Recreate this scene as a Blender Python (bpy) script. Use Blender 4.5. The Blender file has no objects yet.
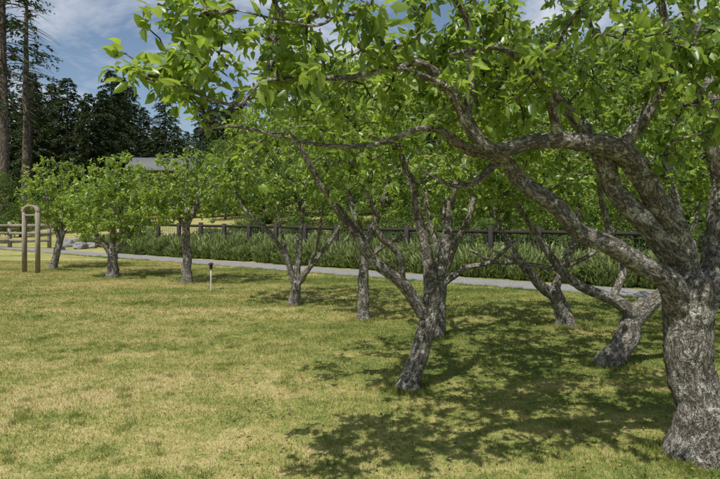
import bpy, math, random
import numpy as np
from mathutils import Vector, Matrix, noise
random.seed(7); rng=np.random.default_rng(7)
scene=bpy.context.scene
COL=scene.collection

# ------------------------------------------------------------------ helpers
CAM_H=1.6; F=560.0
def S(px,py,d):
    """surveyed bearing/elevation + distance -> world metres"""
    return np.array([(px-360)/F*d, d, CAM_H-(py-213)/F*d])

def link(o,parent=None):
    COL.objects.link(o)
    if parent is not None: o.parent=parent
    return o
def empty(name,loc=(0,0,0)):
    o=bpy.data.objects.new(name,None); o.location=loc; o.empty_display_size=0.2
    return link(o)
def make_mesh(name,verts,faces,mat=None,smooth=False,tint=None,bk=None):
    me=bpy.data.meshes.new(name)
    verts=np.asarray(verts,dtype=np.float32).reshape(-1,3)
    if isinstance(faces,np.ndarray): faces=[faces]
    faces=[f for f in faces if len(f)]
    me.vertices.add(len(verts)); me.vertices.foreach_set("co",verts.ravel())
    loops=np.concatenate([f.ravel() for f in faces]).astype(np.int32)
    sizes=np.concatenate([np.full(len(f),f.shape[1]) for f in faces]).astype(np.int32)
    starts=np.concatenate([[0],np.cumsum(sizes)[:-1]]).astype(np.int32)
    me.loops.add(len(loops)); me.loops.foreach_set("vertex_index",loops)
    me.polygons.add(len(sizes)); me.polygons.foreach_set("loop_start",starts)
    try: me.polygons.foreach_set("loop_total",sizes)
    except Exception: pass
    me.update(calc_edges=True)
    if smooth: me.polygons.foreach_set("use_smooth",np.ones(len(me.polygons),dtype=bool))
    if tint is not None:
        a=me.attributes.new("tint",'FLOAT','POINT'); a.data.foreach_set("value",np.asarray(tint,dtype=np.float32))
    if bk is not None:
        a=me.attributes.new("bk",'FLOAT_VECTOR','POINT'); a.data.foreach_set("vector",np.asarray(bk,dtype=np.float32).ravel())
    if mat: me.materials.append(mat)
    me.validate(); me.update()
    return me
def obj(name,me,parent=None,loc=(0,0,0),rot=0,scale=1):
    o=bpy.data.objects.new(name,me); o.location=loc; o.rotation_euler=(0,0,rot)
    o.scale=(scale,)*3 if not hasattr(scale,'__len__') else scale
    return link(o,parent)

class MB:
    def __init__(s): s.v=[];s.q=[];s.t=[];s.n=0;s.bk=[]
    def add(s,v,quads=None,tris=None,bk=None):
        if quads is not None and len(quads): s.q.append(np.asarray(quads)+s.n)
        if tris is not None and len(tris): s.t.append(np.asarray(tris)+s.n)
        s.v.append(np.asarray(v,dtype=float)); s.n+=len(v)
        s.bk.append(np.asarray(v if bk is None else bk,dtype=float))
    def box(s,c,size,rotz=0,tilt=None):
        x,y,z=[a/2 for a in size]
        v=np.array([(i*x,j*y,k*z) for i in(-1,1) for j in(-1,1) for k in(-1,1)])
        if tilt: 
            M=np.array(Matrix.Rotation(tilt[0],3,tilt[1])); v=v@M.T
        c_,s_=math.cos(rotz),math.sin(rotz)
        v=v@np.array([[c_,s_,0],[-s_,c_,0],[0,0,1]])+np.array(c)
        s.add(v,quads=[(0,1,3,2),(4,6,7,5),(0,4,5,1),(2,3,7,6),(0,2,6,4),(1,5,7,3)])
    def mesh(s,name,mat,smooth=False):
        f=[]
        if s.q: f.append(np.concatenate(s.q))
        if s.t: f.append(np.concatenate(s.t))
        return make_mesh(name,np.concatenate(s.v),f,mat,smooth,bk=np.concatenate(s.bk))

def catmull(P,step):
    P=np.asarray(P,float); n=len(P)
    out=[]
    ext=np.vstack([2*P[0]-P[1],P,2*P[-1]-P[-2]])
    for i in range(n-1):
        p0,p1,p2,p3=ext[i:i+4]
        L=np.linalg.norm(p2[:3]-p1[:3]); k=max(2,int(L/step))
        for j in range(k):
            t=j/k
            out.append(0.5*((2*p1)+(-p0+p2)*t+(2*p0-5*p1+4*p2-p3)*t*t+(-p0+3*p1-3*p2+p3)*t**3))
    out.append(P[-1]); out=np.array(out)
    return out
def tube(mb,P,R,sides=8,rough=0.0,freq=8.0,seed=0):
    P=np.asarray(P,float); n=len(P)
    T=np.gradient(P,axis=0); T/=np.linalg.norm(T,axis=1)[:,None]+1e-9
    sl=np.concatenate([[0],np.cumsum(np.linalg.norm(np.diff(P,axis=0),axis=1))])
    u=np.cross(T[0],[0.3,0.9,0.2]); u/=np.linalg.norm(u)+1e-9
    V=[];B=[]
    for i in range(n):
        u=u-T[i]*np.dot(u,T[i]); u/=np.linalg.norm(u)+1e-9
        w=np.cross(T[i],u)
        lump=1+0.10*noise.noise(Vector(P[i])*5.0) if rough>0 else 1
        for a in range(sides):
            an=2*math.pi*a/sides
            ca,sa=math.cos(an),math.sin(an)
            d=u*ca+w*sa
            r=R[i]
            bk=(ca*R[i]+seed*3.1,sa*R[i],sl[i]*0.38)
            if rough>0:
                q=Vector(P[i]+d*R[i]); qb=Vector(bk)
                f1=1-abs(noise.noise(qb*26)*2)      # ridged furrows along the limb
                r=R[i]*lump*(1+rough*(0.8*noise.noise(q*freq)+0.45*noise.noise(q*freq*2.7)))
                r+=min(R[i],0.12)*rough*(0.45*f1+0.5*noise.noise(q*45)+0.35*noise.noise(q*90))
            V.append(P[i]+d*r); B.append(bk)
    idx=np.arange((n-1)*sides).reshape(n-1,sides)
    nx=np.roll(idx,-1,axis=1)
    q=np.stack([idx,nx,nx+sides,idx+sides],-1).reshape(-1,4)
    V.append(P[-1]+T[-1]*R[-1]*0.6); B.append((seed*3.1,0,sl[-1]*.38))
    tipi=n*sides; b=(n-1)*sides
    tr=[(b+a,b+(a+1)%sides,tipi) for a in range(sides)]
    mb.add(np.array(V),quads=q,tris=tr,bk=np.array(B))

# ------------------------------------------------------------------ materials
def nt(name):
    m=bpy.data.materials.new(name); m.use_nodes=True
    t=m.node_tree; t.nodes.clear()
    return m,t
def N(t,typ,**kw):
    n=t.nodes.new(typ)
    for k,v in kw.items(): setattr(n,k,v)
    return n
def ramp(t,src,stops):
    r=t.nodes.new('ShaderNodeValToRGB'); e=r.color_ramp.elements
    while len(e)<len(stops): e.new(0.5)
    for i,(p,c) in enumerate(stops):
        e[i].position=p; e[i].color=(*c,1) if len(c)==3 else c
    t.links.new(src,r.inputs[0]); return r.outputs[0]
def mix(t,fac,a,b,mode='MIX'):
    m=t.nodes.new('ShaderNodeMix'); m.data_type='RGBA'; m.blend_type=mode
    for i,v in ((0,fac),(6,a),(7,b)):
        if hasattr(v,'is_output'): t.links.new(v,m.inputs[i])
        else: m.inputs[i].default_value=v if i==0 else (*v,1)
    return m.outputs[2]
def noi(t,vec,scale,detail=4,rough=0.6,dist=0.0):
    n=N(t,'ShaderNodeTexNoise'); n.inputs['Scale'].default_value=scale; n.inputs['Detail'].default_value=detail
    n.inputs['Roughness'].default_value=rough; n.inputs['Distortion'].default_value=dist
    t.links.new(vec,n.inputs['Vector']); return n.outputs['Fac']
def mapping(t,vec,scale=(1,1,1),rot=(0,0,0)):
    m=N(t,'ShaderNodeMapping'); m.inputs['Scale'].default_value=scale; m.inputs['Rotation'].default_value=rot
    t.links.new(vec,m.inputs['Vector']); return m.outputs[0]
def attr(t,name,out='Fac'):
    a=N(t,'ShaderNodeAttribute',attribute_name=name); return a.outputs[out]
def pos(t): return N(t,'ShaderNodeNewGeometry').outputs['Position']
def bump(t,h,strength,dist):
    b=N(t,'ShaderNodeBump'); b.inputs['Strength'].default_value=strength; b.inputs['Distance'].default_value=dist
    t.links.new(h,b.inputs['Height']); return b.outputs[0]
def finish(t,col,rough=0.9,nrm=None,spec=0.3,trans=None,tfac=0.3):
    p=N(t,'ShaderNodeBsdfPrincipled'); out=N(t,'ShaderNodeOutputMaterial')
    if hasattr(col,'is_output'): t.links.new(col,p.inputs['Base Color'])
    else: p.inputs['Base Color'].default_value=(*col,1)
    p.inputs['Roughness'].default_value=rough; p.inputs['Specular IOR Level'].default_value=spec
    if nrm: t.links.new(nrm,p.inputs['Normal'])
    if trans is not None:
        tr=N(t,'ShaderNodeBsdfTranslucent'); 
        if hasattr(trans,'is_output'): t.links.new(trans,tr.inputs[0])
        else: tr.inputs[0].default_value=(*trans,1)
        mx=N(t,'ShaderNodeMixShader'); mx.inputs[0].default_value=tfac
        t.links.new(p.outputs[0],mx.inputs[1]); t.links.new(tr.outputs[0],mx.inputs[2])
        t.links.new(mx.outputs[0],out.inputs[0])
    else: t.links.new(p.outputs[0],out.inputs[0])
def math_(t,op,a,b):
    m=N(t,'ShaderNodeMath',operation=op)
    for i,v in enumerate((a,b)):
        if hasattr(v,'is_output'): t.links.new(v,m.inputs[i])
        else: m.inputs[i].default_value=v
    return m.outputs[0]

def lawn_color(t):
    p=pos(t)
    big=noi(t,mapping(t,p,(0.22,0.75,0),(0,0,0.35)),1.0,2,0.6,0.4)
    med=noi(t,mapping(t,p,(1,1.3,0)),1.9,3,0.75)
    fine=noi(t,mapping(t,p,(1,1,0)),13,2,0.7)
    s=math_(t,'ADD',math_(t,'MULTIPLY',big,0.36),math_(t,'MULTIPLY',med,0.36))
    s=math_(t,'ADD',s,math_(t,'MULTIPLY',fine,0.28))
    sep=N(t,'ShaderNodeSeparateXYZ'); t.links.new(p,sep.inputs[0])
    # greener under the orchard rows, drier out on the open lawn
    mr=N(t,'ShaderNodeMapRange'); mr.inputs[1].default_value=-3; mr.inputs[2].default_value=2.5
    mr.inputs[3].default_value=0.0; mr.inputs[4].default_value=-0.06; t.links.new(sep.outputs[0],mr.inputs[0])
    s=math_(t,'ADD',s,mr.outputs[0])
    return ramp(t,s,[(0.38,(0.125,0.17,0.038)),(0.455,(0.23,0.255,0.068)),(0.515,(0.36,0.335,0.118)),(0.58,(0.49,0.41,0.20))]),p
def mat_ground():
    m,t=nt('lawn_soil'); c,p=lawn_color(t)
    c2=mix(t,0.2,c,(0.14,0.11,0.06))
    h=noi(t,p,60,2,0.8)
    finish(t,c2,0.95,bump(t,h,0.6,0.02),0.1); return m
def mat_blade():
    m,t=nt('grass_blades'); c,p=lawn_color(t); a=attr(t,'tint')
    dry=ramp(t,a,[(0.0,(0.5,0.78,0.42)),(0.5,(1.0,1.0,1.0)),(0.8,(1.15,1.05,0.95)),(1.0,(1.5,1.35,1.45))])
    c=mix(t,1.0,c,dry,'MULTIPLY')
    finish(t,c,0.7,None,0.2,c,0.3); return m
def mat_gravel():
    m,t=nt('gravel'); p=pos(t)
    v=N(t,'ShaderNodeTexVoronoi'); v.inputs['Scale'].default_value=40; t.links.new(p,v.inputs['Vector'])
    n1=noi(t,p,1.2,4,0.6)
    c=mix(t,n1,(0.17,0.165,0.16),(0.30,0.29,0.28))
    g=N(t,'ShaderNodeRGBToBW'); t.links.new(v.outputs['Color'],g.inputs[0])
    c=mix(t,0.6,c,ramp(t,g.outputs[0],[(0.1,(0.11,0.11,0.11)),(0.9,(0.36,0.35,0.33))]))
    finish(t,c,0.95,bump(t,v.outputs['Distance'],0.7,0.02),0.2); return m
def mat_bark(name,a,b,l,scale=1.0,lich=0.55):
    m,t=nt(name); p=pos(t); bk=attr(t,'bk','Vector')
    n1=noi(t,bk,22*scale,4,0.75,0.3); n2=noi(t,bk,85*scale,3,0.8)
    rid=math_(t,'ABSOLUTE',math_(t,'SUBTRACT',n1,0.5),0.0)     # furrows
    c=mix(t,ramp(t,n2,[(0.38,(0,0,0)),(0.60,(1,1,1))]),a,b)
    c=mix(t,ramp(t,rid,[(0.0,(0.92,)*3),(0.035,(0.35,)*3),(0.075,(0,0,0))]),c,tuple(x*0.28 for x in a))
    ln=noi(t,p,13*scale,4,0.85,0.5)
    lf=ramp(t,ln,[(lich-0.02,(0,0,0)),(lich+0.03,(0.85,)*3)])
    lf=mix(t,ramp(t,rid,[(0.0,(1,1,1)),(0.03,(0,0,0))]),lf,(0,0,0))
    c=mix(t,lf,c,l)
    h=math_(t,'ADD',math_(t,'MULTIPLY',math_(t,'MINIMUM',rid,0.1),5.0),math_(t,'MULTIPLY',n2,0.8))
    finish(t,c,0.95,bump(t,h,1.0,0.022/scale**.5),0.15); return m
def mat_leaf(name,dark,mid,light,trans,tf=0.35,rough=0.45,spec=0.4):
    m,t=nt(name); a=attr(t,'tint')
    c=ramp(t,a,[(0.0,dark),(0.5,mid),(1.0,light)])
    tc=ramp(t,a,[(0,tuple(x*0.6 for x in trans)),(1,trans)])
    finish(t,c,rough,None,spec,tc,tf); return m
def mat_wood(name,a,b,sc=(6,6,40)):
    m,t=nt(name); p=pos(t)
    n=noi(t,mapping(t,p,sc),3,5,0.7); n2=noi(t,p,5,4,0.7)
    c=mix(t,n,a,b); c=mix(t,1.0,c,ramp(t,n2,[(0.3,(0.7,)*3),(0.7,(1.15,)*3)]),'MULTIPLY')
    finish(t,c,0.85,bump(t,n,0.4,0.01),0.2); return m

M_ground=mat_ground(); M_blade=mat_blade(); M_gravel=mat_gravel()
M_bark=mat_bark('apple_bark',(0.145,0.12,0.095),(0.34,0.31,0.265),(0.54,0.53,0.455),1.0,0.545)
M_barkd=mat_bark('conifer_bark',(0.10,0.08,0.06),(0.24,0.20,0.17),(0.32,0.31,0.28),0.15,0.62)
M_leaf=mat_leaf('apple_leaf',(0.032,0.07,0.012),(0.095,0.17,0.027),(0.23,0.32,0.06),(0.52,0.68,0.08),0.42,.38,.6)
M_leaf2=mat_leaf('shrub_leaf',(0.03,0.058,0.012),(0.07,0.12,0.025),(0.14,0.20,0.045),(0.26,0.38,0.06),0.3,0.6,0.2)
M_needle=mat_leaf('conifer_needles',(0.02,0.035,0.014),(0.045,0.072,0.026),(0.085,0.12,0.04),(0.08,0.12,0.03),0.15,0.7,0.15)
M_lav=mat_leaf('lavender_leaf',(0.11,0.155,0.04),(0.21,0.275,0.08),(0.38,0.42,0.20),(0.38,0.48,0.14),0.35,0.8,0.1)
M_dry=mat_leaf('dry_leaf',(0.10,0.06,0.03),(0.22,0.15,0.07),(0.38,0.30,0.14),(0.2,0.15,0.06),0.15,0.8,0.1)
M_fence=mat_wood('dark_fence_wood',(0.02,0.018,0.015),(0.06,0.052,0.043))
M_wood=mat_wood('weathered_wood',(0.18,0.15,0.11),(0.36,0.32,0.25))
def plain(name,c,r=0.6,spec=0.3,sc=4):
    m,t=nt(name); n=noi(t,pos(t),sc,4)
    finish(t,mix(t,n,tuple(x*0.8 for x in c),tuple(min(1,x*1.2) for x in c)),r,None,spec); return m
M_wire=plain('wire_metal',(0.05,0.05,0.05),0.5)
M_red=plain('red_siding',(0.26,0.06,0.04),0.7); M_roof=plain('grey_roof',(0.13,0.135,0.135),0.85)
M_white=plain('white_trim',(0.5,0.5,0.48),0.5); M_glass=plain('window_glass',(0.03,0.04,0.05),0.08,0.8)
M_black=plain('black_plastic',(0.02,0.02,0.022),0.4)
def mat_rock():
    m,t=nt('boulder_stone'); p=pos(t); n=noi(t,p,6,6,0.7)
    finish(t,mix(t,n,(0.14,0.135,0.13),(0.32,0.31,0.29)),0.9,bump(t,n,0.7,0.05),0.2); return m
M_rock=mat_rock()

# ------------------------------------------------------------------ terrain
SL=0.667; C0=14.05      # path runs along  y = C0 - SL*x
def cof(x,y): return y+SL*x-C0
def sm(a,b,x):
    t=np.clip((x-a)/(b-a),0,1); return t*t*(3-2*t)
def height(x,y):
    c=y+SL*x-C0
    h=1.5*sm(5,24,c)+3.5*sm(20,70,c)
    return h*(0.75+0.25*np.sin(x*0.05+1.0))
def grid_axis(a,b,near,step,far):
    out=[0.0]
    x=0
    while x<b: x+=step if x<near else step+(x-near)*0.12; out.append(x)
    neg=[];x=0
    while x>a: x-=step if -x<near else step+(-x-near)*0.12; neg.append(x)
    return np.array(neg[::-1]+out)
gx=grid_axis(-400,400,30,1.0,0); gy=grid_axis(-60,500,50,1.0,0)
X,Y=np.meshgrid(gx,gy); Z=height(X,Y)
nx_=len(gx); ii=np.arange((len(gy)-1)*nx_).reshape(len(gy)-1,nx_)[:,:-1].ravel()
me=make_mesh('ground',np.stack([X,Y,Z],-1).reshape(-1,3),np.stack([ii,ii+1,ii+1+nx_,ii+nx_],-1),M_ground,True)
obj('ground',me)

# gravel path
pv=[];pf=[]
xs=np.arange(-30,22,0.2)
for i,x in enumerate(xs):
    for k,cc in enumerate((0.0,0.5,1.0,1.55)):
        wob=(0.13*noise.noise(Vector((x*1.1,k*5.1,0)))+0.08*noise.noise(Vector((x*4,k*3.1,2)))) if k in(0,3) else 0
        y=C0-SL*x+cc+wob
        pv.append((x,y,0.006+(0.01 if k in(1,2) else 0)))
n4=len(xs)
for i in range(n4-1):
    for k in range(3): pf.append((i*4+k,(i+1)*4+k,(i+1)*4+k+1,i*4+k+1))
obj('gravel_path',make_mesh('gravel_path',pv,np.array(pf),M_gravel))

# lawn blades
def blade_patch(size,n,hmin,hmax,w,seed,name='grass_patch',circ=False,tb=0.5):
    r=np.random.default_rng(seed)
    b=np.zeros((n,3)); b[:,:2]=r.uniform(-size/2,size/2,(n,2))
    if circ: b[:,:2]=r.normal(0,size/3,(n,2))
    a=r.uniform(0,2*math.pi,n); h=r.uniform(hmin,hmax,n)*(0.6+0.4*r.random(n))
    side=np.stack([np.cos(a),np.sin(a),0*a],-1)*(w*r.uniform(0.6,1.2,n))[:,None]/2
    la=r.uniform(0,2*math.pi,n); lean=r.uniform(0.1,0.95,n)*h
    tip=b+np.stack([np.cos(la)*lean,np.sin(la)*lean,h],-1)
    v=np.stack([b-side,b+side,tip],1).reshape(-1,3)
    f=np.arange(3*n).reshape(n,3)
    t=np.repeat(np.clip(r.normal(tb,0.25,n),0,1),3)
    return make_mesh(name,v,f,M_blade,tint=t)
patches=[blade_patch(0.5,1200,0.012,0.042,0.006,s) for s in range(5)]
patches_far=[blade_patch(0.5,600,0.02,0.045,0.010,s+50) for s in range(4)]
tufts=[blade_patch(0.13,90,0.04,0.085,0.006,s+90,'grass_tuft',True,0.18) for s in range(4)]
tufts_dry=[blade_patch(0.16,90,0.03,0.08,0.006,s+120,'grass_tuft',True,0.75) for s in range(3)]
lawn=empty('lawn_grass')
y=2.6
while y<19:
    x=-0.72*y-1
    x=math.floor(x/0.5)*0.5
    while x<0.72*y+1:
        c=cof(x,y)
        if c<-0.25 or 1.95<c<2.3:
            src=patches if y<8.5 else patches_far
            obj('grass_patch',random.choice(src),lawn,(x,y,0.0),random.randint(0,3)*math.pi/2,(1,1,random.uniform(0.8,1.2)))
        x+=0.5
    y+=0.5
for i in range(620):
    y=random.uniform(3,11); x=random.uniform(-.7*y,.7*y)
    if cof(x,y)>-.3: continue
    if noise.noise(Vector((x*.8,y*.8,3)))<-0.05: continue
    obj('grass_tuft',random.choice(tufts),lawn,(x,y,0),random.uniform(0,6.28),random.uniform(.4,.95))
x=-16
while x<10:   # ragged grass along the path edge
    obj('grass_tuft',random.choice(tufts+tufts_dry),lawn,(x,C0-SL*x-.06+random.uniform(-.1,.08),0),random.uniform(0,6.28),random.uniform(.7,1.3)); x+=.09

# ------------------------------------------------------------------ leaves
LEAF_HI=(np.array([(0,0,0),(.32,.5,.10),(.32,-.5,.10),(.72,.36,.02),(.72,-.36,.02),(1,0,-.16),(.33,0,0),(.72,0,-.06)]),
  np.array([(0,6,1),(0,2,6),(3,7,5),(7,4,5)]),np.array([(1,6,7,3),(6,2,4,7)]))
LEAF_LO=(np.array([(0,0,0),(.45,.5,.12),(1,0,-.1),(.45,-.5,.12)]),np.array([(0,2,1),(0,3,2)]),None)
def leaves_mesh(name,P,D,L,tmpl,mat,ratio=0.52,upb=0.8,r=rng,hue=0.0,tintv=None):
    n=len(P); V,T,Q=tmpl
    D=D/(np.linalg.norm(D,axis=1)[:,None]+1e-9)
    up=r.normal(0,0.55,(n,3)); up[:,2]+=upb
    s=np.cross(up,D); s/=np.linalg.norm(s,axis=1)[:,None]+1e-9
    nn=np.cross(D,s)
    W=L*ratio*r.uniform(0.8,1.2,n)
    curl=r.uniform(0.3,2.0,n)
    v=P[:,None]+D[:,None]*(V[None,:,0:1]*L[:,None,None])+s[:,None]*(V[None,:,1:2]*W[:,None,None])+nn[:,None]*(V[None,:,2:3]*(L*curl)[:,None,None])
    k=len(V); off=(np.arange(n)*k)[:,None,None]
    faces=[(T[None]+off).reshape(-1,3)]
    if Q is not None: faces.append((Q[None]+off).reshape(-1,4))
    tt=r.normal(0.5+hue,0.2,n)
    if tintv is not None: tt=tt+tintv
    t=np.repeat(np.clip(tt,0,1),k)
    return make_mesh(name,v.reshape(-1,3),faces,mat,tint=t,smooth=False)

def apple_tree(limbs,crowns,ntips,leafL=0.075,hi=False,seed=1,sides=10,step=0.05,rough=0.16,spur=0.07,cluster=6,gap=-0.25,hue=0.0,rs=1.0):
    r=np.random.default_rng(seed); random.seed(seed)
    root=empty('apple_tree')
    base=S(*limbs[0][0][:3]); base[2]=0
    root.location=base
    mb=MB(); nodes=[];nrad=[]
    for li,l in enumerate(limbs):
        P=np.array([list(S(a,b,d))+[rr*rs] for a,b,d,rr in l])
        if li==0:
            P[0,2]=0.0
            P=np.vstack([P[0]+np.array([0,0,-.18,0]),P])
        C=catmull(P,step)
        for i in range(len(C)):
            q=Vector(C[i,:3])*3.0+Vector((li*7,0,seed))
            nv_=np.array(noise.noise_vector(q))
            if li==0: nv_=nv_*float(np.clip(C[i,2]/.3,0,1))
            if 0<i: C[i,:3]+=0.42*max(C[i,3],0.03)*nv_
        R=C[:,3].copy()
        if li==0:
            R*=1+0.34*np.exp(-np.maximum(C[:,2],0)/0.09)
        big=R.max()>0.05
        tube(mb,C[:,:3]-base,R,(sides if big else max(6,sides//2)),rough*(1 if big else 0.7),9.0,li)
        ok=R<0.085 if li>0 else R<0
        for p,rr in zip(C[ok][::2],R[ok][::2]):
            nodes.append(p[:3]); nrad.append(rr)
    nsk=len(nodes)
    vols=np.array([c[1][0]*c[1][1]*c[1][2] for c in crowns]); w=vols**0.8
    w*=np.array([c[2] if len(c)>2 else 1.0 for c in crowns]); w/=w.sum()
    tips=[]
    tries=0
    while len(tips)<ntips and tries<ntips*40:
        tries+=1
        c=crowns[r.choice(len(crowns),p=w)]
        d=r.normal(0,1,3); d/=np.linalg.norm(d); d*=r.uniform(0.15,1)**0.45
        p=S(*c[0])+d*np.array(c[1])
        if noise.noise(Vector(p)*2.3+Vector((seed,0,0)))<gap: continue
        if p[2]<0.9: continue
        if np.linalg.norm(p-np.array([0,0,1.6]))<1.45: continue
        tips.append(p)
    NP=np.zeros((nsk+ntips*30,3)); NP[:nsk]=nodes; n=nsk
    parent=-np.ones(len(NP),int); tipcnt=np.zeros(len(NP))
    tips=np.array(tips)
    dmin=np.array([np.min(np.linalg.norm(NP[:nsk]-p,axis=1)) for p in tips])
    paths=[]
    for p in tips[np.argsort(dmin)]:
        dist=np.linalg.norm(NP[:n]-p,axis=1); j=int(np.argmin(dist)); D=dist[j]
        k=max(3,int(D/0.09)); 
        if n+k>=len(NP): break
        a=NP[j].copy(); ctrl=(a+p)/2+r.normal(0,0.12*D,3)+np.array([0,0,0.12*D])
        path=[j]; prev=j
        for i in range(1,k+1):
            t=i/k; q=(1-t)**2*a+2*t*(1-t)*ctrl+t*t*p + (r.normal(0,0.008,3) if i<k else 0)
            NP[n]=q; parent[n]=prev; prev=n; path.append(n); n+=1
        tipcnt[prev]=1; paths.append(path)
    for i in range(n-1,nsk-1,-1):
        if parent[i]>=0: tipcnt[parent[i]]+=tipcnt[i]
    LP=[];LD=[];LT=[]
    for path in paths:
        P=NP[path]; cnt=tipcnt[path]
        R=0.0026*np.maximum(cnt,1)**0.48+0.0012
        if path[0]<nsk: R[0]=min(nrad[path[0]]*0.8,R[1]*1.3)
        else: R[0]=R[1]
        tube(mb,P-base,R,5 if hi else 4)
        pt=r.normal(0,.17)
        L=np.linalg.norm(np.diff(P,axis=0),axis=1); cum=np.concatenate([[0],np.cumsum(L)]); tot=cum[-1]
        s=max(0.0,tot-0.85)+0.02
        while s<=tot+0.04:
            q=np.array([np.interp(s,cum,P[:,a]) for a in range(3)])
            dirp=P[-1]-P[-2]; dirp=dirp/(np.linalg.norm(dirp)+1e-9)
            off=r.normal(0,1,3); off/=np.linalg.norm(off); o=q+off*r.uniform(0.01,0.10)
            m=r.integers(cluster-2,cluster+3)
            young=0.22 if s>tot-.1 else 0
            for _ in range(m):
                d=r.normal(0,0.75,3)+off*0.6+dirp*0.35+np.array([0,0,-0.3])
                LP.append(o+r.normal(0,0.015,3)); LD.append(d); LT.append(pt+young)
            s+=spur*r.uniform(0.7,1.4)
    LP=np.array(LP);LD=np.array(LD)
    obj('trunk_and_limbs',mb.mesh('trunk_and_limbs',M_bark,True),root)
    Ls=leafL*r.uniform(0.5,1.25,len(LP))
    obj('foliage',leaves_mesh('foliage',LP-base,LD,Ls,LEAF_HI if hi else LEAF_LO,M_leaf,0.48,r=r,hue=hue,tintv=np.array(LT)),root)
    tr=float(limbs[0][0][3])*rs*1.3
    for i in range(int(34 if base[1]<9 else 14)):
        a=r.uniform(0,6.28); rr=tr+abs(r.normal(0,.06))
        obj('grass_tuft',random.choice(tufts_dry+tufts[:2]),lawn,(base[0]+rr*math.cos(a),base[1]+rr*math.sin(a),0),r.uniform(0,6.28),r.uniform(.6,1.1))
    return len(LP)

cnt=[]
# --- nearest tree (right edge)
cnt.append(apple_tree([
 [(696,458,3.70,.155),(696,430,3.70,.15),(695,395,3.7,.142),(692,350,3.7,.14),(690,312,3.7,.142),(692,280,3.72,.12)],
 [(690,315,3.7,.11),(662,278,3.62,.075),(622,252,3.5,.06),(580,232,3.45,.052),(556,205,3.4,.048),(522,180,3.4,.044),(500,158,3.3,.04),(468,148,3.2,.032),(430,128,3.1,.018),(370,146,2.9,.012),(300,143,2.8,.009),(240,127,2.7,.007),(198,131,2.65,.004)],
 [(692,300,3.75,.12),(676,245,3.7,.09),(658,205,3.6,.075),(642,168,3.5,.07),(615,146,3.4,.066),(580,142,3.3,.052),(535,143,3.2,.045),(492,148,3.1,.04),(466,118,3.05,.034),(446,86,3,.027),(420,62,2.9,.018),(385,68,2.8,.013),(345,35,2.6,.009)],
 [(702,300,3.78,.12),(722,245,3.85,.10),(726,180,3.85,.09),(714,120,3.8,.07),(700,60,3.8,.045),(680,-20,3.7,.03)],
 [(682,262,3.72,.09),(645,222,3.62,.07),(612,190,3.58,.06),(600,158,3.5,.054),(570,110,3.5,.04),(520,60,3.4,.026),(480,10,3.3,.018),(430,-60,3.2,.012)],
 [(620,150,3.42,.045),(650,110,3.4,.036),(668,60,3.3,.026),(660,-20,3.2,.018)],
 [(560,142,3.25,.032),(548,100,3.1,.022),(520,60,2.9,.016),(490,48,2.7,.011),(450,55,2.5,.007)],
 [(446,86,3,.018),(400,70,2.8,.014),(350,78,2.6,.012),(282,80,2.5,.010),(256,86,2.45,.009),(236,104,2.4,.008),(195,93,2.35,.005),(140,78,2.35,.003)],
 [(466,118,3.05,.028),(472,60,3,.020),(462,10,2.9,.016),(420,-50,2.8,.010)],
 [(400,70,2.8,.013),(365,20,2.6,.010),(335,18,2.5,.008),(308,25,2.4,.006),(240,10,2.4,.004)],
 [(500,158,3.3,.028),(478,180,3.3,.020),(455,185,3.3,.013),(420,170,3.3,.007)],
 ],[((610,50,3.4),(1.1,0.9,.45)),((470,45,3.0),(.8,.7,.40)),((330,50,2.7),(.6,.6,.32),1.1),((235,58,2.7),(.42,.5,.27),1.2),((160,84,2.7),(.30,.4,.19),1.2),((200,15,2.7),(.28,.4,.15)),((690,95,3.3),(.6,.5,.42),.8),((500,-110,3.0),(1.3,.8,.4),.28),((330,-60,2.8),(.8,.7,.3),.45),((560,130,4.4),(1.1,.6,.45)),((400,90,3.9),(.9,.6,.35)),((600,80,2.6),(.6,.4,.25),.7)],  # overhead crown mass out of view, put in to cast shade, kept thin
 540,0.073,True,11,36,0.02,0.13,spur=0.052,cluster=6,gap=-.10))
# --- second tree
cnt.append(apple_tree([
 [(408,390,5.1,.11),(414,370,5.1,.105),(424,342,5.1,.10),(430,310,5.1,.10),(432,285,5.1,.09)],
 [(428,318,5.1,.08),(402,285,5.0,.065),(375,262,4.9,.06),(352,228,4.8,.05),(332,200,4.7,.042),(314,172,4.6,.03),(290,130,4.5,.015)],
 [(432,290,5.1,.085),(426,255,5.1,.065),(418,215,5.1,.055),(412,185,5.1,.045),(395,140,5.1,.03),(380,100,5.0,.018)],
 [(433,295,5.1,.08),(446,245,5.2,.065),(448,205,5.3,.055),(462,170,5.3,.04),(480,120,5.3,.025)],
 [(402,285,5.0,.04),(398,255,4.9,.035),(380,235,4.8,.03),(370,200,4.7,.02),(350,160,4.6,.012)],
 ],[((400,115,5.1),(1.35,1.1,.7)),((320,140,4.7),(.85,.8,.5)),((480,140,5.3),(.9,.9,.6))],240,0.078,True,12,22,0.03,0.14,rs=.8,cluster=6,gap=-.12))
# --- leaning tree right (C)
cnt.append(apple_tree([
 [(610,369,5.9,.14),(620,348,5.9,.13),(634,322,5.9,.125),(648,305,5.9,.11)],
 [(636,318,5.9,.09),(612,300,5.85,.07),(588,290,5.8,.06),(566,275,5.7,.05),(546,250,5.7,.045),(530,225,5.7,.035),(510,190,5.6,.02)],
 [(646,308,5.9,.09),(668,285,5.9,.08),(680,250,5.9,.07),(675,200,6,.05),(660,150,6,.03)],
 [(612,300,5.85,.05),(622,270,5.9,.045),(610,235,6,.04),(600,190,6,.03)],
 [(560,270,5.7,.03),(520,262,5.8,.022),(492,250,5.8,.015)],
 ],[((640,140,6),(1.4,1.1,.8)),((540,175,5.8),(.9,.8,.5))],220,0.08,False,13,18,0.035,.14,rs=.85,gap=-.12))
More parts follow.
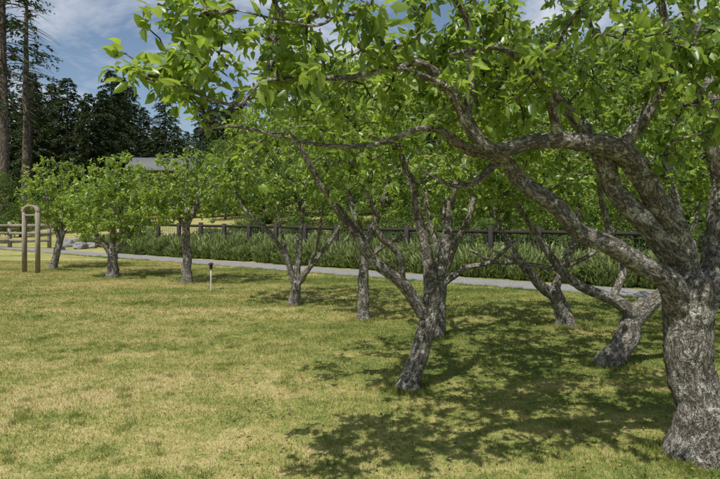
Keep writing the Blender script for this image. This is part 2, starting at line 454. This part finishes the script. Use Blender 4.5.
# --- D
cnt.append(apple_tree([
 [(566,326,7.95,.14),(560,306,7.95,.12),(552,290,7.95,.11)],
 [(554,296,7.95,.09),(536,280,7.9,.075),(520,262,7.8,.06),(505,238,7.8,.045),(490,200,7.8,.03)],
 [(553,292,7.95,.08),(562,268,8,.065),(574,240,8,.05),(580,200,8,.03)],
 [(520,262,7.8,.04),(495,262,7.8,.03),(470,250,7.8,.02)],
 [(562,268,8,.04),(590,255,8,.035),(612,235,8,.025),(625,200,8,.015)],
 ],[((550,165,8),(1.7,1.3,.95))],240,0.085,False,14,12,0.05,rs=.85,gap=-.18))
# --- E
cnt.append(apple_tree([
 [(438,338,7.2,.10),(439,315,7.2,.09),(440,285,7.2,.085),(444,262,7.2,.07)],
 [(441,280,7.2,.06),(455,245,7.2,.05),(470,215,7.2,.04),(478,170,7.2,.025)],
 [(442,285,7.2,.06),(465,268,7.2,.04),(490,262,7.1,.03),(515,240,7,.02)],
 [(444,262,7.2,.06),(430,225,7.2,.045),(425,190,7.3,.03)],
 ],[((455,160,7.3),(1.3,1.2,.9))],180,0.082,False,15,12,0.05,rs=.85,gap=-.18))
# --- F
cnt.append(apple_tree([
 [(364,321,8.35,.10),(363,295,8.35,.09),(364,265,8.35,.085),(364,240,8.35,.08)],
 [(364,245,8.35,.07),(355,215,8.3,.05),(345,180,8.3,.03)],
 [(364,245,8.35,.07),(378,215,8.4,.05),(390,175,8.4,.03)],
 [(363,262,8.35,.05),(385,245,8.3,.04),(405,235,8.3,.025)],
 ],[((365,165,8.4),(1.35,1.2,.95))],200,0.082,False,16,12,0.05,rs=.85,gap=-.18))
# --- G
cnt.append(apple_tree([
 [(294,306,9.7,.11),(295,292,9.7,.10),(297,280,9.7,.09)],
 [(295,285,9.7,.07),(286,258,9.6,.055),(268,232,9.5,.045),(244,208,9.4,.03),(232,180,9.4,.02)],
 [(297,282,9.7,.07),(299,250,9.7,.055),(303,215,9.7,.04),(305,180,9.7,.025)],
 [(298,284,9.7,.065),(314,262,9.7,.05),(334,236,9.8,.04),(352,205,9.8,.025)],
 [(288,260,9.6,.04),(282,235,9.8,.03),(275,200,10,.02)],
 [(310,266,9.7,.04),(318,240,9.5,.03),(324,200,9.4,.02)],
 ],[((285,162,9.7),(1.45,1.3,1.05)),((245,182,9.6),(.8,.8,.6))],280,0.088,False,17,12,0.05,rs=.85,gap=-.2))
# --- H, I, J
cnt.append(apple_tree([
 [(187,284,12.7,.11),(187,262,12.7,.10),(186,240,12.7,.09),(187,222,12.7,.08)],
 [(187,230,12.7,.06),(176,212,12.7,.045),(168,190,12.7,.03)],
 [(187,226,12.7,.06),(196,205,12.7,.045),(204,180,12.7,.03)],
 [(187,222,12.7,.06),(186,200,12.7,.04),(188,160,12.7,.02)],
 ],[((195,184,12.7),(1.4,1.2,.85)),((168,198,12.7),(.85,.8,.6))],280,0.095,False,18,10,0.05,hue=0.1))
cnt.append(apple_tree([
 [(113,277,14.0,.14),(113,262,14.0,.12),(112,250,14.0,.11)],
 [(112,254,14.0,.08),(98,236,14,.055),(86,215,14,.03)],
 [(112,252,14.0,.08),(113,230,14,.06),(115,200,14,.03),(116,170,14,.02)],
 [(112,254,14.0,.08),(128,238,14,.055),(140,214,14,.03)],
 ],[((113,208,14.0),(1.35,1.2,.9)),((116,180,14),(.8,.8,.75))],300,0.095,False,19,10,0.05,spur=0.055,hue=0.22,gap=-.35))
cnt.append(apple_tree([
 [(53,269,16.0,.10),(57,252,16.0,.09),(61,236,16.0,.08)],
 [(60,240,16.0,.06),(52,218,16,.045),(45,190,16,.025)],
 [(61,238,16.0,.06),(68,218,16,.045),(74,190,16,.025)],
 [(61,236,16.0,.05),(62,200,16,.03),(62,165,16,.015)],
 ],[((56,190,16.0),(1.05,1.0,1.05)),((68,205,16),(.9,.8,.7))],220,0.1,False,20,10,0.05,hue=0.1,gap=-.35))
# --- trees at / beyond the right edge
cnt.append(apple_tree([  # added tree, trunk out of view, cast shadows and fill the edge
 [(800,350,6.6,.14),(800,300,6.6,.12)],
 [(800,310,6.6,.1),(770,260,6.6,.07),(740,200,6.6,.05),(720,150,6.6,.03)],
 [(800,310,6.6,.1),(830,250,6.6,.07),(850,180,6.6,.04)],
 ],[((750,150,6.6),(1.5,1.3,.85))],180,0.085,False,21,8,0.06))
cnt.append(apple_tree([
 [(668,312,9.0,.11),(668,290,9.0,.1),(670,262,9.0,.08)],
 [(669,268,9,.07),(650,240,9,.05),(640,200,9,.03)],
 [(669,268,9,.07),(690,240,9,.05),(700,200,9,.03)],
 ],[((672,175,9),(1.6,1.3,1.0))],210,0.09,False,22,8,0.06))
print('LEAVES',cnt)

# fallen leaves scattered on the lawn under the trees
r=np.random.default_rng(77); n=2200
fy=r.uniform(3.2,11,n); fx=r.uniform(-.25*fy,.68*fy,n); keep=(fy+SL*fx-C0)<-.3
fx=fx[keep];fy=fy[keep];n=len(fx)
P=np.stack([fx,fy,r.uniform(.02,.04,n)],-1); D=np.stack([r.normal(0,1,n),r.normal(0,1,n),r.normal(0,.25,n)],-1)
obj('fallen_leaves',leaves_mesh('fallen_leaves',P,D,r.uniform(.015,.045,n),LEAF_LO,M_dry,.5,upb=1.5,r=r))

# ------------------------------------------------------------------ background trees
def broadleaf(seed,H,Rr,n,leaf):
    r=np.random.default_rng(seed); mb=MB()
    tp=catmull([(0,0,-.2,.16),(0.1,0,H*.25,.13),(0,.1,H*.6,.06)],0.3)
    tube(mb,tp[:,:3],np.linspace(.16,.05,len(tp)),7)
    cl=[]
    while len(cl)<n:
        d=r.normal(0,1,3); d/=np.linalg.norm(d); d*=r.uniform(0.2,1)**0.4
        p=np.array([d[0]*Rr,d[1]*Rr,H*0.52+d[2]*H*0.48])
        p*= (1+0.22*noise.noise(Vector(p)*0.9+Vector((seed,0,0))))
        cl.append(p)
        if len(cl)%8==0: tube(mb,np.array([[0,0,H*.3],p*[.5,.5,.8],p]),[.05,.03,.01],4)
    cl=np.array(cl); k=60
    P=(cl[:,None]+r.normal(0,1,(n,k,3))*np.array([.26,.26,.17])*Rr/2.2).reshape(-1,3)
    D=r.normal(0,0.7,P.shape)+np.array([0,0,-.2])+0.5*(P-np.array([0,0,H*.5]))/Rr
    L=leaf*r.uniform(.6,1.3,len(P))
    tv=np.repeat(r.normal(0,.18,n),k)
    return mb.mesh('trunk',M_barkd,True),leaves_mesh('crown_leaves',P,D,L,LEAF_LO,M_leaf2,.6,r=r,tintv=tv)
BL=[broadleaf(31,5.0,2.4,110,.16),broadleaf(32,4.0,2.3,100,.15),broadleaf(33,6.5,2.8,150,.18)]
BS=broadleaf(34,1.9,1.5,90,.11)
def put(parent,pair,x,y,s,rot=None,names=('trunk','crown_leaves'),sz=None):
    rot=random.uniform(0,6.28) if rot is None else rot
    z=float(height(x,y))-0.05
    sc=(s,s,s*(sz or 1))
    for nme,me in zip(names,pair): obj(nme,me,parent,(x,y,z),rot,sc)
bt=empty('background_broadleaf_trees')
random.seed(5)
def atb(px,d): return ((px-360)/F*d, d)
spec=[(262,34,.8,1),(300,32,.9,0),(345,30,.8,1),(395,31,1,0),(440,29,.85,1),(490,30,1,2),(540,27,.85,0),(590,25,.8,1),(640,24,1,2),(690,22,.9,0),(740,20,.9,2),
 (225,40,.7,1),(120,42,.8,1),(96,38,.5,0),(143,46,.85,0),(168,46,.76,0),(192,45,.82,0),(212,44,.9,0),(60,38,.6,0),(20,36,.6,1),(-20,30,.8,0),
 (300,40,1.2,2),(345,38,1.45,2),(400,37,1.5,2),(455,36,1.5,2),(510,36,1.6,2),(560,34,1.5,2),(610,32,1.5,2),(660,31,1.6,2),(720,30,1.6,2),(260,42,1.1,2),(235,46,1.0,2),(800,26,1.5,2),(900,24,1.2,0),
 (330,50,2.0,2),(420,48,2.1,2),(500,46,2.1,2),(590,44,2.1,2),(690,42,2.1,2)]
for px,d,s,k in spec:
    x,y=atb(px,d); put(bt,BL[k],x,y,s)
sh=empty('background_shrubs')
for px,d,s in ((250,29,.6),(300,27,.55),(335,25,.6),(362,23.5,.6),(392,23,.6),(412,22,.8),(445,22,.6),(470,20.5,.8),(505,20,.6),(530,19.5,.9),(562,19,.7),(590,18,.8),(618,17.5,.9),(650,17,.8),(680,17,1),(715,16,1)):
    x,y=atb(px,d); put(sh,BS,x,y,s)

def conifer(seed,H,Rr,start,nb,dens=1.0,spray=.55,curve=0.75):
    r=np.random.default_rng(seed); mb=MB()
    zz=np.linspace(-.5,H,24); px=np.cumsum(r.normal(0,.03,24)); py=np.cumsum(r.normal(0,.03,24))
    tube(mb,np.stack([px,py,zz],-1),np.linspace(H*.014+.08,.03,24),8)
    P=[];D=[];L=[]
    for i in range(nb):
        t=(i+r.random())/nb; z=H*(start+(1-start)*t**0.9)
        ln=Rr*((1-t)**curve+0.06)*r.uniform(.55,1.15)
        if t<0.15: ln*=r.uniform(.5,1)
        a=r.uniform(0,2*math.pi); dx=np.array([math.cos(a),math.sin(a),0])
        k=max(4,int(ln/.28*dens)); o=np.array([np.interp(z,zz,px),np.interp(z,zz,py),z])
        pts=[]
        rise=r.uniform(-.1,.25)
        for j in range(6):
            s=j/5; pts.append(o+dx*ln*s+np.array([0,0,ln*(rise*s-.38*s*s)]))
        pts=np.array(pts); tube(mb,pts,np.linspace(.02+.012*ln,.008,6),4)
        for j in range(k*4):
            s=r.uniform(.12,1)**.8; q=np.array([np.interp(s,np.linspace(0,1,6),pts[:,b]) for b in range(3)])
            sd=np.cross(dx,[0,0,1])*r.choice([-1,1])
            P.append(q+r.normal(0,.07,3)); D.append(dx*r.uniform(.2,1)+sd*r.uniform(.2,1.1)+np.array([0,0,r.uniform(-.6,.1)])); L.append(spray*r.uniform(.5,1.3)*(.6+.4*(1-s)))
    return mb.mesh('trunk',M_barkd,True),leaves_mesh('needles',np.array(P),np.array(D),np.array(L),LEAF_LO,M_needle,.36,upb=.9,r=r)
CF=[conifer(41,20,4.2,.06,230,1,.6,.6),conifer(42,22,4.6,.08,240,1,.65,.55),conifer(43,18,3.8,.04,210,1,.6,.65)]
cf=empty('conifer_forest')
random.seed(9)
for row,(d0,cnt_) in enumerate(((64,40),(70,46),(78,48),(88,46))):
    for i in range(cnt_):
        px=-160+i*(1100/cnt_)+random.uniform(-14,14); d=d0+random.uniform(-4,4)
        s=random.uniform(.70,.98)*(.88+.06*row)
        if 138<px<330: s*=0.76
        if px<60: s*=1.05
        x,y=atb(px,d); put(cf,random.choice(CF),x,y,s,names=('trunk','needles'),sz=random.uniform(.85,1.05))
# tall open firs at left
TF=[conifer(51,30,4.2,.34,95,.9,.5,.6),conifer(52,27,3.6,.30,80,.9,.5,.6)]
for px,d,k,s in ((3,40,0,.9),(27,52,1,1.0),(-60,38,0,1),(-25,46,1,1.1)):
    x,y=atb(px,d); e=empty('fir_tree',(x,y,float(height(x,y))-.1))
    for nme,me in zip(('trunk','needles'),TF[k]): obj(nme,me,e,(0,0,0),random.uniform(0,6),s)

# ------------------------------------------------------------------ lavender bed
def lavender(seed):
    r=np.random.default_rng(seed); n=1300
    b=np.zeros((n,3)); rad=np.sqrt(r.random(n))*.26; a=r.uniform(0,6.28,n); b[:,0]=rad*np.cos(a); b[:,1]=rad*np.sin(a)
    D=np.stack([np.cos(a)*rad*2.0+r.normal(0,.4,n),np.sin(a)*rad*2.0+r.normal(0,.4,n),np.ones(n)],-1)
    b[:,2]=r.uniform(0,.42,n)*(1-(rad/.3)**2*.5)
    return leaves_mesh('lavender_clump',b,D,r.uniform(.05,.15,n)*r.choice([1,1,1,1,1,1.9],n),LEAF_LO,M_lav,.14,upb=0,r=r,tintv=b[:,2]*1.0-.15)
LV=[lavender(s) for s in range(5)]
lb=empty('lavender_bed'); random.seed(3)
for row,cc in enumerate((2.0,2.3,2.6,2.9,3.15)):
    x=-9.4
    while x<12:
        xx=x+random.uniform(-.1,.1); yy=C0-SL*xx+cc+random.uniform(-.12,.12)
        k=1.05+.7*noise.noise(Vector((xx*1.1,row*.8,0)))
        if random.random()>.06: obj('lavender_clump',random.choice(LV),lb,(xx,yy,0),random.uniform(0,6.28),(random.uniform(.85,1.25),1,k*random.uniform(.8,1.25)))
        x+=.3
# tall meadow grass beyond the fence
mg_=empty('meadow_grass')
for i in range(420):
    c=4.3+abs(random.gauss(0,3.5)); xx=random.uniform(-13,13); yy=C0-SL*xx+c
    if noise.noise(Vector((xx*.35,yy*.35,8)))<-.08: continue
    obj('meadow_clump',random.choice(LV),mg_,(xx,yy,float(height(xx,yy))-.03),random.uniform(0,6.28),(2.2,2.2,random.uniform(.7,1.25)))

# ------------------------------------------------------------------ mesh fence
fe=empty('wire_mesh_fence'); pb=MB(); rb=MB(); wb=MB()
FC=3.55; ang=math.atan2(-SL,1); Lx=math.cos(ang)
def fp(x): return np.array([x,C0-SL*x+FC,0.0])
x0,x1=-10.5,13.0; step=1.3*Lx; FH=1.17
x=x0; posts=[]
while x<=x1: posts.append(x); x+=step
for i,x in enumerate(posts):
    p=fp(x); h_=FH+random.uniform(.02,.10); pb.box((p[0],p[1],h_/2),(.12,.12,h_),ang+random.uniform(-.04,.04))
for i in range(len(posts)-1):
    a,b=fp(posts[i]),fp(posts[i+1]); c=(a+b)/2; L=np.linalg.norm(b-a)-.134
    rb.box((c[0],c[1],FH-.07+random.uniform(-.012,.012)),(L,.045,.10),ang)
    rb.box((c[0],c[1],.16),(L,.04,.10),ang)
    for k in range(7): wb.box((c[0],c[1],.30+k*.115),(L,.009,.009),ang)
    nv=int(L/.115)
    for k in range(1,nv):
        q=a+(b-a)*(k/nv); wb.box((q[0],q[1]+.005,.62),(.009,.009,.80),ang)
obj('posts',pb.mesh('posts',M_fence),fe); obj('rails',rb.mesh('rails',M_fence),fe); obj('wire_mesh',wb.mesh('wire_mesh',M_wire),fe)

# left rail fence
rf=empty('wooden_rail_fence'); mb=MB()
pa=np.array([-22.0,26.5,0]); pb_=np.array([-14.2,25.6,0]); n=5
for i in range(n):
    q=pa+(pb_-pa)*i/(n-1); mb.box((q[0],q[1],.6+float(height(q[0],q[1]))),(.13,.13,1.2),0.1)
an=math.atan2(pb_[1]-pa[1],pb_[0]-pa[0])
for i in range(n-1):
    a=pa+(pb_-pa)*i/(n-1); b=pa+(pb_-pa)*(i+1)/(n-1); c=(a+b)/2
    for z in (.35,.68,1.02): mb.box((c[0],c[1]-.09,z+float(height(c[0],c[1]))+random.uniform(-.01,.01)),(np.linalg.norm(b-a)+.1,.04,.12),an)
obj('posts_and_rails',mb.mesh('posts_and_rails',M_wood),rf)

# boulders
import bmesh
for i,(px,py,s) in enumerate(((66,246,.34),(80,248,.27),(91,247,.22),(74,243,.26),(60,249,.2))):
    d=CAM_H*F/(py+1-213); x,y=atb(px,d)
    bm=bmesh.new(); bmesh.ops.create_icosphere(bm,subdivisions=4,radius=1)
    for v in bm.verts:
        f=1+.35*noise.noise(v.co*1.2+Vector((i*9,0,0)))+.16*noise.noise(v.co*3.5+Vector((i,0,0)))
        v.co=Vector((v.co.x*f*1.25,v.co.y*f,v.co.z*f*.75))
    me=bpy.data.meshes.new('boulder'); bm.to_mesh(me); bm.free(); me.materials.append(M_rock)
    for p in me.polygons: p.use_smooth=True
    obj('boulder',me,None,(x,y,s*.42),i*1.3,s)

# garden arch
ar=empty('garden_arch',(-8.78,14.95,0)); ar.rotation_euler=(0,0,math.radians(-20))
mb=MB(); W=.48; Hh=1.64
for sx in (-1,1): mb.box((sx*W/2,0,Hh/2),(.06,.11,Hh))
obj('posts',mb.mesh('posts',M_wood),ar)
mb=MB(); ns=14; vs=[];fs=[]
for j in range(ns+1):
    th=math.pi*j/ns
    for rr in (W/2-.03,W/2+.05):
        for dy in (-.065,.065):
            vs.append((-math.cos(th)*rr,dy,Hh+.003+math.sin(th)*rr*.6))
for j in range(ns):
    a=j*4;b=a+4
    fs+=[(a,a+1,b+1,b),(a+2,b+2,b+3,a+3),(a,b,b+2,a+2),(a+1,a+3,b+3,b+1)]
mb.add(np.array(vs),quads=fs)
mb.box((0,0,Hh-.10),(W-.065,.04,.05))
obj('arched_top',mb.mesh('arched_top',M_wood),ar)

# small stake light on lawn
sx_,sy_=atb(211,11.6); sg=empty('garden_stake_light',(sx_,sy_,0)); mb=MB()
tube(mb,[(0,0,-.05),(0,0,.2),(0,0,.44)],[.014,.014,.014],8); obj('stake',mb.mesh('stake',M_white,True),sg)
mb=MB(); tube(mb,[(0,0,.44),(0,0,.445),(0,0,.53),(0,0,.535)],[.02,.035,.035,.02],12)
tube(mb,[(0,0,.537),(0,0,.545),(0,0,.56),(0,0,.575)],[.06,.062,.04,.01],12); obj('lamp_head',mb.mesh('lamp_head',M_black,True),sg)

# red house on the rise, mostly hidden by trees
hx,hy=atb(172,58); hz=float(height(hx,hy)); ho=empty('red_house',(hx,hy,hz-.3)); ho.rotation_euler=(0,0,.15)
mb=MB(); w,dp,hh=7.0,6,4.7
mb.box((0,0,hh/2),(w,dp,hh)); 
for k in range(22): mb.box((0,-dp/2-.012,.15+k*.2),(w,.02,.02))
mb.add(np.array([(-w/2,-dp/2,hh),(-w/2,dp/2,hh),(-w/2,0,hh+1.3),(w/2,-dp/2,hh),(w/2,dp/2,hh),(w/2,0,hh+1.3)]),tris=[(0,1,2),(3,5,4)])
obj('walls',mb.mesh('walls',M_red),ho)
mb=MB(); th=math.atan2(1.3,dp/2); sl=math.hypot(1.3,dp/2)+.5
for s in (-1,1):
    c=(0,s*(math.cos(th)*(sl/2)),hh+1.3+.08-math.sin(th)*(sl/2))
    mb.box(c,(w+.8,sl,.1),0,(-s*th,'X'))
obj('roof',mb.mesh('roof',M_roof),ho)
mb=MB(); mg=MB()
for xx,zc in ((-2.4,2.9),(0,2.9),(2.4,2.9),(-2.4,1.1),(2.4,1.1)):
    mg.box((xx,-dp/2-.035,zc),(.8,.02,.9))
    for a in (-1,1):
        mb.box((xx+a*.44,-dp/2-.05,zc),(.08,.06,1.06)); mb.box((xx,-dp/2-.05,zc+a*.49),(.798,.06,.08))
    mb.box((xx,-dp/2-.052,zc),(.03,.03,.89))
obj('window_frames',mb.mesh('window_frames',M_white),ho); obj('windows',mg.mesh('windows',M_glass),ho)
mb=MB(); mb.box((0,-dp/2-.04,1.05),(.95,.05,2.1)); obj('door',mb.mesh('door',M_white),ho)

# ------------------------------------------------------------------ light & sky
ld=Vector((0.32,0.60,-1.15)).normalized()
sun=bpy.data.lights.new('sun','SUN'); sun.energy=5.0; sun.angle=math.radians(.53); sun.color=(1,.965,.90)
so=bpy.data.objects.new('sun',sun); so.rotation_euler=ld.to_track_quat('-Z','Y').to_euler(); link(so)
w=bpy.data.worlds.new('World'); scene.world=w; w.use_nodes=True; t=w.node_tree; t.nodes.clear()
sky=N(t,'ShaderNodeTexSky',sky_type='NISHITA'); sky.sun_disc=False
sky.sun_elevation=math.asin(-ld.z); sky.sun_rotation=math.atan2(-ld.x,-ld.y)%(2*math.pi)
tc=N(t,'ShaderNodeTexCoord')
cn=noi(t,mapping(t,tc.outputs['Generated'],(1,1,2.2)),3.2,6,0.6,0.3)
cf_=ramp(t,cn,[(0.45,(0,0,0)),(0.62,(0.85,)*3)])
c=mix(t,cf_,sky.outputs[0],(7.0,7.3,7.8))
bg=N(t,'ShaderNodeBackground'); bg.inputs[1].default_value=0.105; t.links.new(c,bg.inputs[0])
wo=N(t,'ShaderNodeOutputWorld'); t.links.new(bg.outputs[0],wo.inputs[0])

cam=bpy.data.cameras.new('camera'); cam.lens=28; cam.sensor_width=36; cam.shift_y=-26.5/720; cam.clip_end=2000; cam.clip_start=.05
co=bpy.data.objects.new('camera',cam); co.location=(0,0,CAM_H); co.rotation_euler=(math.pi/2,0,0); link(co); scene.camera=co
scene.view_settings.view_transform='Standard'; scene.view_settings.look='None'; scene.view_settings.exposure=0
